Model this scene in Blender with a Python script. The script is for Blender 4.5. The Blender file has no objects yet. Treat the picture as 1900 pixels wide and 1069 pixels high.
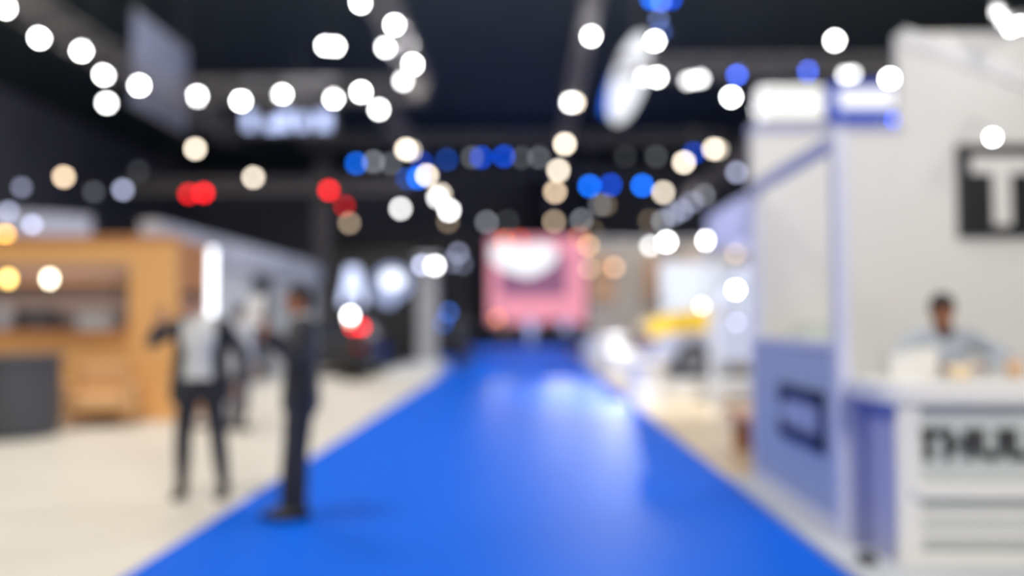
import bpy, bmesh, math, random
from mathutils import Vector, Matrix, Euler
random.seed(7)
sc = bpy.context.scene
PI = math.pi
R = math.radians

# ------------------------------------------------------------------ camera, world, exposure
CAM_Z, FPX = 1.47, 1478.0
cam_d = bpy.data.cameras.new('camera')
cam = bpy.data.objects.new('camera', cam_d)
sc.collection.objects.link(cam)
sc.camera = cam
cam.location = (0, 0, CAM_Z)
cam.rotation_euler = (R(90 + 2.344), 0, R(1.085))
cam_d.lens = 28.0
cam_d.sensor_width = 36.0
cam_d.clip_end = 200
cam_d.dof.use_dof = True                       # the photograph is taken focused far too close
cam_d.dof.focus_distance = 1.3
cam_d.dof.aperture_fstop = 0.692
CINF, SFOC = 46.0, 1.3

w = bpy.data.worlds.new('hall_air')
sc.world = w
w.use_nodes = True
w.node_tree.nodes['Background'].inputs[0].default_value = (0.55, 0.6, 0.8, 1)
w.node_tree.nodes['Background'].inputs[1].default_value = 0.02
sc.view_settings.view_transform = 'Standard'
sc.view_settings.look = 'None'
sc.view_settings.gamma = 1
sc.view_settings.use_curve_mapping = False
sc.view_settings.exposure = 0.0
cy = sc.cycles
cy.use_denoising = True
try:
    cy.denoiser = 'OPENIMAGEDENOISE'
except Exception:
    pass
cy.use_adaptive_sampling = False
cy.max_bounces = 5
cy.diffuse_bounces = 3
cy.glossy_bounces = 3
cy.transmission_bounces = 4
cy.sample_clamp_indirect = 3.0
cy.caustics_reflective = False
cy.caustics_refractive = False


def area(name, loc, size, power, col=(1, 1, 1), target=None, sy=None, spread=180):
    d = bpy.data.lights.new(name, 'AREA')
    d.energy = power
    d.color = col
    d.size = size
    if sy:
        d.shape = 'RECTANGLE'
        d.size_y = sy
    d.spread = R(spread)
    o = bpy.data.objects.new(name, d)
    sc.collection.objects.link(o)
    o.location = loc
    if target is not None:
        o.rotation_euler = (Vector(target) - Vector(loc)).to_track_quat('-Z', 'Y').to_euler()
    return o


def spot(name, loc, target, power, col=(1, 1, 1), cone=60, blend=0.6, rad=0.1):
    d = bpy.data.lights.new(name, 'SPOT')
    d.energy = power
    d.color = col
    d.spot_size = R(cone)
    d.spot_blend = blend
    d.shadow_soft_size = rad
    o = bpy.data.objects.new(name, d)
    sc.collection.objects.link(o)
    o.location = loc
    o.rotation_euler = (Vector(target) - Vector(loc)).to_track_quat('-Z', 'Y').to_euler()
    return o


COOL = (0.93, 0.95, 1.0)
WARM = (1.0, 0.95, 0.87)
# added fill panels, unseen above and behind the frame, for the general hall light
area('fill_panel', (-5, 4, 11), 3.0, 640, WARM, (-5, 6, 0))
area('fill_panel', (-7, 12, 11), 3.0, 680, WARM, (-7, 13, 0))
area('fill_panel', (0, 3, 11), 3.0, 150, COOL, (0, 5, 0))
area('fill_panel', (0, 13, 11), 3.0, 280, COOL, (0, 16, 0))
area('fill_panel', (4.5, -4.2, 6.5), 3.0, 880, WARM, (3.6, 6, 1.6))  # added low behind the camera to keep shadows off the near booth
area('fill_panel', (8, 12, 10), 3.0, 560, COOL, (5, 15, 0))
# added spots, unseen from the camera, brightening single stands, banner and far carpet
spot('fill_spot', (-8, 18, 8.5), (-6, 19, 0), 900, WARM, 80)
spot('fill_spot', (-2.5, 17.5, 8.3), (-6.6, 19.5, 1.8), 2000, COOL, 60)
spot('fill_spot', (-4, 20, 8.3), (-10.7, 23, 8.2), 1000, COOL, 50)
spot('fill_spot', (-3, 20, 8.5), (-3.3, 23, 0.6), 2200, WARM, 60)
spot('fill_spot', (0.8, 8.5, 10), (3.6, 15.8, 0.6), 6500, COOL, 44)
spot('fill_spot', (1.5, 15, 9.5), (2.8, 22, 0.5), 2600, COOL, 46)
spot('fill_spot', (0, 26, 8.5), (0, 28, 0), 1500, COOL, 80)
spot('fill_spot', (0, 37, 8.5), (0, 41, 0.8), 3800, COOL, 90)
spot('fill_spot', (6, 26, 8.5), (5.0, 29.8, 2.5), 1700, WARM, 80)
# added low spots beyond the desk, there only to lay a sheen on the carpet
spot('sheen_spot', (-1.2, 29.6, 2.3), (0.4, 15, 0), 300, COOL, 14, 0.9)
spot('sheen_spot', (1.2, 29.6, 2.3), (1.0, 15, 0), 650, COOL, 14, 0.9)
spot('sheen_spot', (3.3, 29.6, 2.3), (1.6, 15, 0), 1900, COOL, 14, 0.9)
spot('sheen_spot', (5.2, 29.6, 2.3), (1.8, 15, 0), 2600, COOL, 14, 0.9)
# added area light under the orange booth's roof, brightening its rear wall
area('booth_fill', (-7.6, 12.0, 2.5), 3.6, 14, WARM, (-7.6, 12.9, 1.9), sy=0.12)

# ------------------------------------------------------------------ materials
def lin(c):
    return tuple(((v / 255) / 12.92 if v / 255 <= 0.04045 else ((v / 255 + 0.055) / 1.055) ** 2.4) for v in c)

_mats = {}
def mat(name, rgb, rough=0.6, metal=0.0, var=0.06, scale=6.0, spec=0.5, emit=0.0, trans=0.0, coat=0.0, bump=0.0, sheen=0.0):
    """rgb in sRGB 0-255; noise varies the base colour a little."""
    if name in _mats:
        return _mats[name]
    m = bpy.data.materials.new(name)
    m.use_nodes = True
    nt = m.node_tree
    b = nt.nodes['Principled BSDF']
    c = lin(rgb)
    tc = nt.nodes.new('ShaderNodeTexCoord')
    nz = nt.nodes.new('ShaderNodeTexNoise')
    nz.inputs['Scale'].default_value = scale
    nz.inputs['Detail'].default_value = 4
    nt.links.new(tc.outputs['Object'], nz.inputs['Vector'])
    mx = nt.nodes.new('ShaderNodeMix')
    mx.data_type = 'RGBA'
    mx.inputs[6].default_value = (*[max(0, v * (1 - var)) for v in c], 1)
    mx.inputs[7].default_value = (*[min(1, v * (1 + var)) for v in c], 1)
    nt.links.new(nz.outputs['Fac'], mx.inputs[0])
    nt.links.new(mx.outputs[2], b.inputs['Base Color'])
    b.inputs['Roughness'].default_value = rough
    b.inputs['Metallic'].default_value = metal
    b.inputs['Specular IOR Level'].default_value = spec
    if trans:
        b.inputs['Transmission Weight'].default_value = trans
    if coat:
        b.inputs['Coat Weight'].default_value = coat
        b.inputs['Coat Roughness'].default_value = 0.1
    if sheen:
        b.inputs['Sheen Weight'].default_value = sheen
    if emit:
        b.inputs['Emission Color'].default_value = (*c, 1)
        b.inputs['Emission Strength'].default_value = emit
    if bump:
        bp = nt.nodes.new('ShaderNodeBump')
        bp.inputs['Strength'].default_value = bump
        nz2 = nt.nodes.new('ShaderNodeTexNoise')
        nz2.inputs['Scale'].default_value = scale * 20
        nt.links.new(tc.outputs['Object'], nz2.inputs['Vector'])
        nt.links.new(nz2.outputs['Fac'], bp.inputs['Height'])
        nt.links.new(bp.outputs['Normal'], b.inputs['Normal'])
    _mats[name] = m
    return m


def glow(rgb, strength):
    """a lamp or screen face that gives off light"""
    key = 'glow_%d_%d_%d_%d' % (*rgb, round(strength * 10))
    if key in _mats:
        return _mats[key]
    m = bpy.data.materials.new(key)
    m.use_nodes = True
    nt = m.node_tree
    nt.nodes.clear()
    e = nt.nodes.new('ShaderNodeEmission')
    e.inputs[0].default_value = (*lin(rgb), 1)
    e.inputs[1].default_value = strength
    o = nt.nodes.new('ShaderNodeOutputMaterial')
    nt.links.new(e.outputs[0], o.inputs[0])
    _mats[key] = m
    return m


def planks(name, rgb, rgb2, rough=0.4, width=0.14, length=1.6):
    m = bpy.data.materials.new(name)
    m.use_nodes = True
    nt = m.node_tree
    b = nt.nodes['Principled BSDF']
    tc = nt.nodes.new('ShaderNodeTexCoord')
    br = nt.nodes.new('ShaderNodeTexBrick')
    br.inputs['Color1'].default_value = (*lin(rgb), 1)
    br.inputs['Color2'].default_value = (*lin(rgb2), 1)
    br.inputs['Mortar'].default_value = (*[v * 0.6 for v in lin(rgb)], 1)
    br.inputs['Scale'].default_value = 1.0
    br.inputs['Mortar Size'].default_value = 0.004
    br.inputs['Brick Width'].default_value = length
    br.inputs['Row Height'].default_value = width
    nt.links.new(tc.outputs['Object'], br.inputs['Vector'])
    nt.links.new(br.outputs['Color'], b.inputs['Base Color'])
    b.inputs['Roughness'].default_value = rough
    return m


M = dict(
    carpet=mat('blue_carpet', (0, 98, 224), 0.52, var=0.05, scale=30, spec=0.1, bump=0.1),
    cream=planks('cream_floor', (226, 220, 208), (220, 213, 200), 0.45),
    pale=planks('pale_wood_floor', (222, 203, 172), (214, 192, 160), 0.35),
    dark_floor=mat('dark_floor', (70, 70, 74), 0.5),
    black=mat('ceiling_paint', (104, 118, 112), 0.9, var=0.25, scale=0.4),
    hall=mat('hall_wall', (160, 160, 172), 0.9, var=0.25, scale=0.3),
    truss=mat('truss_metal', (138, 133, 132), 0.6, 0.0),
    housing=mat('black_housing', (22, 22, 24), 0.5),
    white=mat('white_laminate', (232, 231, 228), 0.45, var=0.02),
    lav=mat('lavender_panel', (176, 180, 216), 0.5, var=0.03),
    lav2=mat('deep_lavender_panel', (168, 182, 208), 0.5, var=0.03),
    grey=mat('grey_panel', (190, 194, 206), 0.6, var=0.04),
    lgrey=mat('light_grey_panel', (196, 200, 206), 0.6, var=0.03),
    steel=mat('brushed_steel', (170, 172, 176), 0.35, 0.8),
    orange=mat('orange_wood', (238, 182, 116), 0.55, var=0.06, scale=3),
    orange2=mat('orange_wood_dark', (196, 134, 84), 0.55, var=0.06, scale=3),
    charcoal=mat('charcoal', (72, 74, 82), 0.6),
    navy=mat('navy_print', (26, 38, 84), 0.5),
    ink=mat('black_lettering', (16, 18, 26), 0.4),
    suit=mat('black_suit', (26, 28, 38), 0.85, sheen=0.3),
    suit2=mat('charcoal_suit', (30, 31, 38), 0.85, sheen=0.3),
    shirt=mat('white_shirt', (214, 216, 214), 0.8),
    skin=mat('skin', (196, 148, 120), 0.55, var=0.05),
    skin2=mat('tan_skin', (172, 112, 76), 0.55, var=0.05),
    hair=mat('black_hair', (18, 17, 20), 0.6, var=0.3, scale=40),
    shoe=mat('black_shoe', (16, 16, 18), 0.35),
    glass=mat('dark_glass', (30, 34, 44), 0.08, spec=0.8),
    clear=mat('clear_glass', (235, 240, 240), 0.05, trans=1.0, var=0.0),
    tyre=mat('tyre_rubber', (24, 24, 28), 0.8),
    rim=mat('alloy_rim', (150, 152, 160), 0.3, 0.8),
    silver=mat('silver_paint', (186, 190, 210), 0.3, 0.1, coat=0.6),
    yellow=mat('yellow_paint', (252, 208, 56), 0.3, coat=0.6, var=0.02),
    blackpaint=mat('black_paint', (20, 20, 25), 0.3, coat=0.5),
    tan=mat('tan_fabric', (214, 168, 118), 0.8),
    brown=mat('brown_wood', (208, 158, 116), 0.5),
    banner=mat('grey_banner', (150, 154, 178), 0.8, var=0.25, scale=0.8),
    lightshirt=mat('light_grey_shirt', (176, 184, 196), 0.8),
    beige=mat('beige_wall', (176, 168, 160), 0.7, var=0.08, scale=0.6),
)

# ------------------------------------------------------------------ mesh helpers
C = sc.collection

class MB:
    """collects shapes into one bmesh, then links them as one object"""
    def __init__(s):
        s.bm = bmesh.new()

    def _new(s, before):
        return [v for v in s.bm.verts if v not in before]

    def box(s, x0, x1, y0, y1, z0, z1):
        m = Matrix.Translation(((x0 + x1) / 2, (y0 + y1) / 2, (z0 + z1) / 2)) @ Matrix.Diagonal((abs(x1 - x0), abs(y1 - y0), abs(z1 - z0), 1))
        bmesh.ops.create_cube(s.bm, size=1, matrix=m)
        return s

    def rod(s, a, b, r, r2=None, n=12, cap=True):
        a, b = Vector(a), Vector(b)
        d = b - a
        if d.length < 1e-6:
            return s
        q = d.to_track_quat('Z', 'Y').to_matrix().to_4x4()
        m = Matrix.Translation((a + b) / 2) @ q
        bmesh.ops.create_cone(s.bm, cap_ends=cap, segments=n, radius1=r, radius2=r if r2 is None else r2, depth=d.length, matrix=m)
        return s

    def ball(s, c, rx, ry=None, rz=None, rot=None, u=16, v=10):
        ry = rx if ry is None else ry
        rz = rx if rz is None else rz
        m = Matrix.Translation(c)
        if rot is not None:
            m = m @ rot
        m = m @ Matrix.Diagonal((rx, ry, rz, 1))
        bmesh.ops.create_uvsphere(s.bm, u_segments=u, v_segments=v, radius=1, matrix=m)
        return s

    def cap(s, a, b, ra, rb=None, n=12):
        rb = ra if rb is None else rb
        s.rod(a, b, ra, rb, n)
        s.ball(a, ra, u=n, v=8)
        s.ball(b, rb, u=n, v=8)
        return s

    def prism(s, pts, axis, a, b):
        """outline pts (2D) extruded along axis from a to b"""
        def P(p, t):
            if axis == 'x':
                return (t, p[0], p[1])
            if axis == 'y':
                return (p[0], t, p[1])
            return (p[0], p[1], t)
        va = [s.bm.verts.new(P(p, a)) for p in pts]
        vb = [s.bm.verts.new(P(p, b)) for p in pts]
        n = len(pts)
        s.bm.faces.new(va)
        s.bm.faces.new(vb[::-1])
        for i in range(n):
            s.bm.faces.new((va[i], vb[i], vb[(i + 1) % n], va[(i + 1) % n]))
        return s

    def loft(s, rings):
        vs = [[s.bm.verts.new(p) for p in r] for r in rings]
        n = len(rings[0])
        for a, b in zip(vs, vs[1:]):
            for i in range(n):
                s.bm.faces.new((a[i], b[i], b[(i + 1) % n], a[(i + 1) % n]))
        s.bm.faces.new(vs[0])
        s.bm.faces.new(vs[-1][::-1])
        return s

    def lathe(s, prof, n=32, c=(0, 0)):
        rings = [[(c[0] + r * math.cos(2 * PI * k / n), c[1] + r * math.sin(2 * PI * k / n), z) for k in range(n)] for r, z in prof]
        return s.loft(rings)

    def build(s, name, m, parent=None, world=False, bevel=0, smooth=False, remesh=0):
        bmesh.ops.recalc_face_normals(s.bm, faces=s.bm.faces)
        me = bpy.data.meshes.new(name)
        if parent is None and world != 'keep':
            # a thing of one mesh: its origin goes to the middle of its base
            xs = [v.co for v in s.bm.verts]
            o0 = Vector(((min(p.x for p in xs) + max(p.x for p in xs)) / 2, (min(p.y for p in xs) + max(p.y for p in xs)) / 2, min(p.z for p in xs)))
            bmesh.ops.translate(s.bm, verts=s.bm.verts, vec=-o0)
        else:
            o0 = Vector((0, 0, 0))
            if world and parent is not None:
                mw = Matrix.LocRotScale(parent.location, parent.rotation_euler, None)
                bmesh.ops.transform(s.bm, matrix=mw.inverted(), verts=s.bm.verts)
        s.bm.to_mesh(me)
        s.bm.free()
        if smooth:
            for p in me.polygons:
                p.use_smooth = True
        me.materials.append(m)
        o = bpy.data.objects.new(name, me)
        C.objects.link(o)
        o.location = o0
        if parent is not None:
            o.parent = parent
        if remesh:
            md = o.modifiers.new('remesh', 'REMESH')
            md.mode = 'VOXEL'
            md.voxel_size = remesh
            md.use_smooth_shade = True
            sm = o.modifiers.new('smooth', 'SMOOTH')
            sm.iterations = 3
        if bevel:
            bv = o.modifiers.new('bevel', 'BEVEL')
            bv.width = bevel
            bv.segments = 3
            bv.limit_method = 'ANGLE'
        return o


def tag(o, label, cat, group=None):
    o['label'] = label
    o['category'] = cat
    if group:
        o['group'] = group
    return o


def thing(name, label, cat, loc=(0, 0, 0), rotz=0, group=None):
    o = bpy.data.objects.new(name, None)
    o.empty_display_size = 0.1
    C.objects.link(o)
    o.location = loc
    o.rotation_euler = (0, 0, rotz)
    return tag(o, label, cat, group)


def struct(o):
    o['kind'] = 'structure'
    return o


CAMR = Euler((R(90 + 2.344), 0, R(1.085))).to_matrix()
def ray(px, py):
    return CAMR @ Vector(((px - 950) / FPX, -(py - 534.5) / FPX, -1))
def at(px, py, Y):
    d = ray(px, py)
    return Vector((0, 0, CAM_Z)) + d * (Y / d.y)
def gz(px, py, z=0.0):
    d = ray(px, py)
    return Vector((0, 0, CAM_Z)) + d * ((z - CAM_Z) / d.z)


# ------------------------------------------------------------------ the hall
struct(MB().box(-26, 26, -6, 62, -0.3, -0.02).build('floor', M['dark_floor']))
struct(MB().box(-26, 26, -6, 62, 13, 13.2).build('ceiling', M['black']))
struct(MB().box(-26.2, -26, -6, 62, -0.3, 13.2).build('wall_left', M['hall']))
struct(MB().box(26, 26.2, -6, 62, -0.3, 13.2).build('wall_right', M['hall']))
struct(MB().box(-26.2, 26.2, 62, 62.2, -0.3, 13.2).build('wall_back', M['hall']))
struct(MB().box(-26.2, 26.2, -6.2, -6, -0.3, 13.2).build('wall_front', M['hall']))
tag(MB().prism([(-2.31, -5.9), (1.85, -5.9), (1.85, 40), (12, 40), (12, 45.5), (-14, 45.5), (-14, 40), (-2.31, 40), (-2.31, 32.9), (-9, 32.9), (-9, 25.3), (-2.31, 25.3)], 'z', -0.02, 0.004).build('aisle_carpet', M['carpet']),
    'bright blue carpet running down the middle aisle and across the far end', 'carpet')
struct(MB().box(-18, -2.31, -5.9, 24.5, -0.02, 0.006).build('floor_left_stands', M['cream']))
struct(MB().box(1.85, 14, 7.45, 26.5, -0.02, 0.03).build('floor_right_stands', M['pale']))
struct(MB().box(1.86, 9, 3.2, 7.44, -0.02, 0.035).build('floor_near_booth', M['lgrey']))

for px, Y, lb in ((1004, 52, 'dark grey hall column rising behind the pink screen'), (1093, 47, 'slimmer grey hall column right of the pink screen')):
    x = at(px, 500, Y).x
    t = thing('hall_column', lb, 'column', (x, Y, -0.02))
    MB().box(-0.55, 0.55, -0.55, 0.55, 0.5, 13.02).build('shaft', mat('column_paint', (58, 58, 66), 0.8), t, bevel=0.03)
    MB().box(-0.7, 0.7, -0.7, 0.7, 0, 0.5).build('plinth', mat('column_paint', (58, 58, 66), 0.8), t, bevel=0.03)

# ------------------------------------------------------------------ trusses
TRUSSES = []
def truss(label, a, b, s=0.36, drops=3):
    a, b = Vector(a), Vector(b)
    TRUSSES.append((a.copy(), b.copy(), s))
    t = thing('lighting_truss', label, 'truss', tuple(a), 0, 'lighting trusses under the ceiling')
    d = (b - a)
    L = d.length
    u = d.normalized()
    side = Vector((-u.y, u.x, 0))
    up = Vector((0, 0, 1))
    ch = MB()
    cor = [side * (s / 2) * i + up * (s / 2) * j for i in (-1, 1) for j in (-1, 1)]
    for c in cor:
        ch.rod(c, d + c, 0.028, n=8)
    ch.build('chord', M['truss'], t)
    lc = MB()
    n = max(3, int(L / s / 1.1))
    for k in range(n):
        p, q = u * (L * k / n), u * (L * (k + 1) / n)
        for e, f in ((0, 1), (2, 3), (0, 2), (1, 3)):
            x, y = (e, f) if k % 2 else (f, e)
            lc.rod(p + cor[x], q + cor[y], 0.014, n=6)
    lc.build('lacing', M['truss'], t)
    for k in range(drops):
        p = u * (L * (k + 0.5) / drops)
        MB().rod(p + up * (s / 2), Vector((p.x, p.y, 13.0 - a.z)), 0.01, n=6).build('hanging_cable', M['housing'], t)
    return t


TZ = 7.75
truss('grey lighting truss along the left side, with a row of white spotlights', (-10, 9, TZ), (-10, 27, TZ), 0.5)
truss('cross truss at upper left with a row of white spotlights', (-9.7, 21.4, TZ), (-2.75, 21.4, TZ), 0.5)
truss('short truss running away just left of the aisle middle', (-2.85, 10, TZ), (-2.85, 21.1, TZ), 0.45)
truss('long truss running away above the far left of the aisle', (-4.2, 22, TZ), (-4.2, 50, TZ), 0.45, 4)
truss('long truss running away just right of the aisle middle', (1.28, 10, TZ), (1.28, 52, TZ), 0.3, 5)
truss('cross truss at upper right with clustered white and blue lamps', (2.2, 19.6, TZ), (11, 19.6, TZ), 0.4)
truss('far cross truss with dim grey and blue lamps', (-8.5, 29.5, TZ + 0.5), (7.5, 29.5, TZ + 0.5), 0.35, 4)
truss('farthest cross truss with bright blue lamps', (-6.5, 36, TZ + 0.5), (7.5, 36, TZ + 0.5), 0.35, 4)
truss('lower truss on the right carrying a chain of dim lamps', (5.7, 18, 5.85), (5.7, 36, 5.85), 0.3, 3)
truss('low dark truss over the left stands with red lamps', (-12.5, 24.2, 5.6), (-3.6, 24.2, 5.6), 0.3, 3)

# ------------------------------------------------------------------ lamps
LENS_PX = 5.2
def lamp(label, px, py, Y, rgb, B, group=None, hang=None, rpx=LENS_PX, name='spotlight', cat='spotlight', aim=None):
    """spotlight whose front lens sits at that spot; B is how bright its blurred disc comes out"""
    p = at(px, py, Y)
    dist = (p - Vector((0, 0, CAM_Z))).length
    r = rpx * dist / FPX
    Rb = CINF / 2 * (1 - SFOC / dist)
    # aimed down the aisle, at the visitors
    tgt = Vector(aim) if aim is not None else Vector((p.x * 0.25, p.y - 14, 1.0))
    u = (tgt - p).normalized()
    v = (Vector((0, 0, CAM_Z)) - p).normalized()
    cosv = max(0.35, u.dot(v))
    E = B * (Rb / rpx) ** 2 / cosv
    E = float('%.2g' % E)
    t = thing(name, label, cat, tuple(p), 0, group)
    up = Vector((0, 0, 1))
    L = r * 3.2
    MB().rod(Vector((0, 0, 0)), u * (r * 0.25), r, n=20).build('lens', glow(rgb, E), t)
    h = MB()
    h.rod(-u * L, -u * 0.001, r * 0.75, r * 1.12, n=20)
    h.ball(-u * L, r * 0.75, u=14, v=8)
    h.build('housing', M['housing'], t)
    side = u.cross(up).normalized()
    c = -u * (L * 0.45)
    top = c + up * (r * 2.6)
    y = MB()
    for s in (-1, 1):
        y.rod(c + side * s * r * 1.05, c + side * s * r * 1.25 + up * r * 2.0, r * 0.12, n=6)
    y.rod(c - side * r * 1.25 + up * r * 2.0, c + side * r * 1.25 + up * r * 2.0, r * 0.12, n=6)
    y.build('yoke', M['housing'], t)
    st = c + up * r * 1.95                       # middle of the yoke bridge
    stw = st + p
    bar = MB()
    if hang == 'floor':
        bar.rod(st, Vector((st.x, st.y, 0.02 - p.z)), r * 0.2, n=8)
        bar.rod(Vector((st.x, st.y, 0.02 - p.z)), Vector((st.x, st.y, 0.05 - p.z)), 0.2, n=20)
        bar.build('stand', M['housing'], t)
        return t
    if isinstance(hang, tuple):                  # fixed to that wall plane: ('y', value)
        q = Vector((st.x, hang[1] - p.y, st.z)) if hang[0] == 'y' else Vector((hang[1] - p.x, st.y, st.z))
        bar.rod(st, q, r * 0.2, n=8)
        bar.build('arm', M['housing'], t)
        return t
    best = None
    if hang != 'ceiling':
        for a, b, s_ in TRUSSES:
            d_ = b - a
            k = max(0.0, min(1.0, (stw - a).dot(d_) / d_.length_squared))
            sd = Vector((-d_.y, d_.x, 0)).normalized() * (s_ / 2)
            q = a + d_ * k - Vector((0, 0, s_ / 2))
            q = q + sd if (q + sd - stw).length < (q - sd - stw).length else q - sd
            if q.z > stw.z - 0.3 and (best is None or (q - stw).length < (best - stw).length):
                best = q
        if best is not None and ((best - stw).to_2d().length > 1.0 or best.z - stw.z > 3):
            best = None
    if best is None:
        bar.rod(st, Vector((st.x, st.y, 13.0 - p.z)), 0.008, n=6)
    else:
        zc = max(st.z + r, best.z - p.z)
        bar.rod(st, Vector((st.x, st.y, zc)), 0.02, n=6)
        bar.rod(Vector((st.x, st.y, zc)), best - p + Vector((0, 0, 0.04)), 0.02, n=6)
    bar.build('hanger', M['housing'], t)
    return t


ORD = ['first', 'second', 'third', 'fourth', 'fifth', 'sixth', 'seventh', 'eighth', 'ninth', 'tenth', 'eleventh', 'twelfth']
WH, CR, TN, GR, LV = (255, 255, 255), (255, 240, 218), (226, 200, 168), (200, 205, 215), (200, 206, 240)
BL, DB, RD, WM = (16, 110, 245), (6, 66, 190), (236, 24, 30), (255, 190, 90)


def row(phrase, side, group, items, Yf, hang=TZ - 0.2, **kw):
    """items: px, py, colour, brightness; labelled by their place in the row"""
    items = sorted(items, key=lambda i: i[0] if side in ('left', 'right') else i[1])
    n = len(items)
    for k, it in enumerate(items):
        px, py, rgb, B = it[:4]
        if side == 'left':
            w_ = 'leftmost' if k == 0 else ('rightmost' if k == n - 1 else ORD[k] + ' from the left')
        else:
            w_ = 'highest' if k == 0 else ('lowest' if k == n - 1 else ORD[k] + ' from the top')
        Y = it[4] if len(it) > 4 else (Yf(px, py) if callable(Yf) else Yf)
        lamp(w_ + ' of ' + phrase, px, py, Y, rgb, B, group, hang, **kw)


def rowz(dz):
    return lambda px, py: dz * FPX / (593.5 - py)


row('the white spotlights on the left side truss', 'left', 'white spotlights on the left side truss',
    [(10, 14, WH, 3.2), (73, 70, WH, 3.2), (151, 94, WH, 3.2), (193, 138, WH, 2.6), (198, 191, WH, 1.6), (258, 158, WH, 3.2)], rowz(5.9))
row('the white spotlights on the upper left cross truss', 'left', 'white spotlights on the upper left cross truss',
    [(366, 179, WH, 3), (447, 187, WH, 3), (523, 176, WH, 3), (619, 182, WH, 3), (670, 171, WH, 3), (703, 203, WH, 1.9)], 21.2)
row('the white spotlights on the short aisle truss', 'top', 'white spotlights on the short aisle truss',
    [(669, 5, WH, 3), (732, 46, WH, 3), (715, 88, WH, 1.8), (766, 119, WH, 3), (748, 150, WH, 1.2)], rowz(5.9))
lamp('wide white double spotlight hanging alone above the cross truss, left lens', 604, 85, 17.0, WH, 2.2, 'double spotlight', 'ceiling')
lamp('wide white double spotlight hanging alone above the cross truss, right lens', 622, 86, 17.2, WH, 2.2, 'double spotlight', 'ceiling')
row('the cream spotlights on the far left aisle truss', 'top', 'cream spotlights on the far left aisle truss',
    [(753, 277, CR, 1.1), (762, 279, CR, 0.45), (792, 325, CR, 0.95), (818, 360, CR, 0.6), (812, 366, WH, 0.9), (833, 390, WH, 1.3), (831, 411, TN, 0.16)], rowz(5.9))
lamp('white lamp hanging below the far left aisle truss', 743, 387, 29, WH, 0.82, None, TZ - 0.2)
row('the warm lamps on the right aisle truss', 'top', 'warm lamps on the right aisle truss',
    [(1097, 67, WH, 2.8), (1058, 190, WH, 1.4), (1067, 190, CR, 0.9), (1048, 267, CR, 1.15), (1036, 316, CR, 0.9), (1030, 356, TN, 0.85), (1028, 411, TN, 0.36)], rowz(5.9))
row('the cream lamps on the right far side', 'left', 'cream lamps on the right far side',
    [(1231, 357, CR, 0.75, 35.6), (1269, 301, CR, 1.0, 29.3), (1324, 276, CR, 0.8, 28), (1333, 277, CR, 0.3, 28.3)], rowz(5.9))
row('the dim grey lamps on the lower right truss', 'left', 'dim grey lamps on the lower right truss',
    [(1367, 320, LV, 0.38), (1308, 362, GR, 0.24), (1285, 375, LV, 0.2), (1265, 390, LV, 0.24), (1250, 398, LV, 0.2), (1230, 410, GR, 0.26), (1205, 409, TN, 0.1)], rowz(4.03), 5.7)
row('the grey lamps on the far cross truss', 'left', 'grey lamps on the far cross truss',
    [(693, 300, GR, 0.22), (725, 303, GR, 0.12), (876, 292, GR, 0.12), (968, 292, GR, 0.08), (1000, 292, GR, 0.13), (1160, 290, GR, 0.03), (1218, 290, GR, 0.07)], 29.3)
row('the blue lamps on the far cross truss', 'left', 'blue lamps on the far cross truss',
    [(661, 303, BL, 0.62), (783, 302, DB, 0.42), (829, 296, (30, 80, 180), 0.38), (893, 292, DB, 0.8), (935, 290, DB, 0.85), (1288, 284, DB, 0.6)], 29.4)
row('the blue lamps on the farthest cross truss', 'left', 'blue lamps on the farthest cross truss',
    [(755, 334, BL, 0.6), (776, 330, BL, 0.95), (1094, 345, BL, 0.95), (1133, 343, DB, 0.9), (1192, 344, BL, 1.0)], 35.8)
row('the white lamps on the upper right cross truss', 'left', 'white lamps on the upper right cross truss',
    [(1196, 143, WH, 0.7), (1219, 143, WH, 2.6), (1276, 150, WH, 0.5), (1287, 148, WH, 0.55), (1300, 146, WH, 0.75), (1568, 139, WH, 0.55), (1582, 137, WH, 0.55), (1651, 146, WH, 3)], 19.4)
row('the blue lamps on the upper right cross truss', 'left', 'blue lamps on the upper right cross truss',
    [(1368, 137, (70, 110, 250), 1.25), (1500, 133, (70, 110, 250), 1.25)], 19.5)
row('the white lamps over the white lightboxes', 'left', 'white lamps over the white lightboxes',
    [(1357, 180, WH, 3), (1407, 203, WH, 1.6)], 18.2, 'ceiling')
lamp('white spotlight hung high over the aisle beside the tilted oval sign', 1215, 76, 17.5, WH, 2.6, None, 'ceiling')
lamp('white spotlight hung high between the oval sign and the tall booth', 1549, 75, 17.5, WH, 2.6, None, 'ceiling')
row('the small blue lamps above the oval sign', 'left', 'small blue lamps at the top edge over the oval sign',
    [(1208, -2, BL, 0.7), (1226, 2, (90, 120, 240), 0.7), (1246, -2, DB, 0.8)], 16.5, 'ceiling')
row('the dim bluish lamps just above the oval sign', 'left', 'dim bluish lamps under the top edge blue cluster',
    [(1222, 36, (130, 150, 210), 0.25), (1228, 58, (90, 120, 210), 0.2)], 18, 'ceiling')
row('the small lamps on the low left truss', 'left', 'small lamps on the low left truss',
    [(118, 328, TN, 0.85), (174, 356, GR, 0.06), (228, 352, LV, 0.36), (257, 317, GR, 0.03), (470, 329, CR, 0.75)], 24, 5.5)
row('the red lamps on the low left truss', 'left', 'red lamps on the low left truss',
    [(350, 360, RD, 0.62), (378, 358, RD, 0.92), (610, 353, RD, 0.95), (639, 382, RD, 0.3)], 23.9, 5.5)
lamp('single cream lamp hanging beneath the hanging grey banner truss', 362, 276, 25, CR, 0.85, None, TZ - 0.2)
lamp('dim grey tan lamp right under the red lamps', 648, 414, 24, TN, 0.3, None, 5.5)
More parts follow.
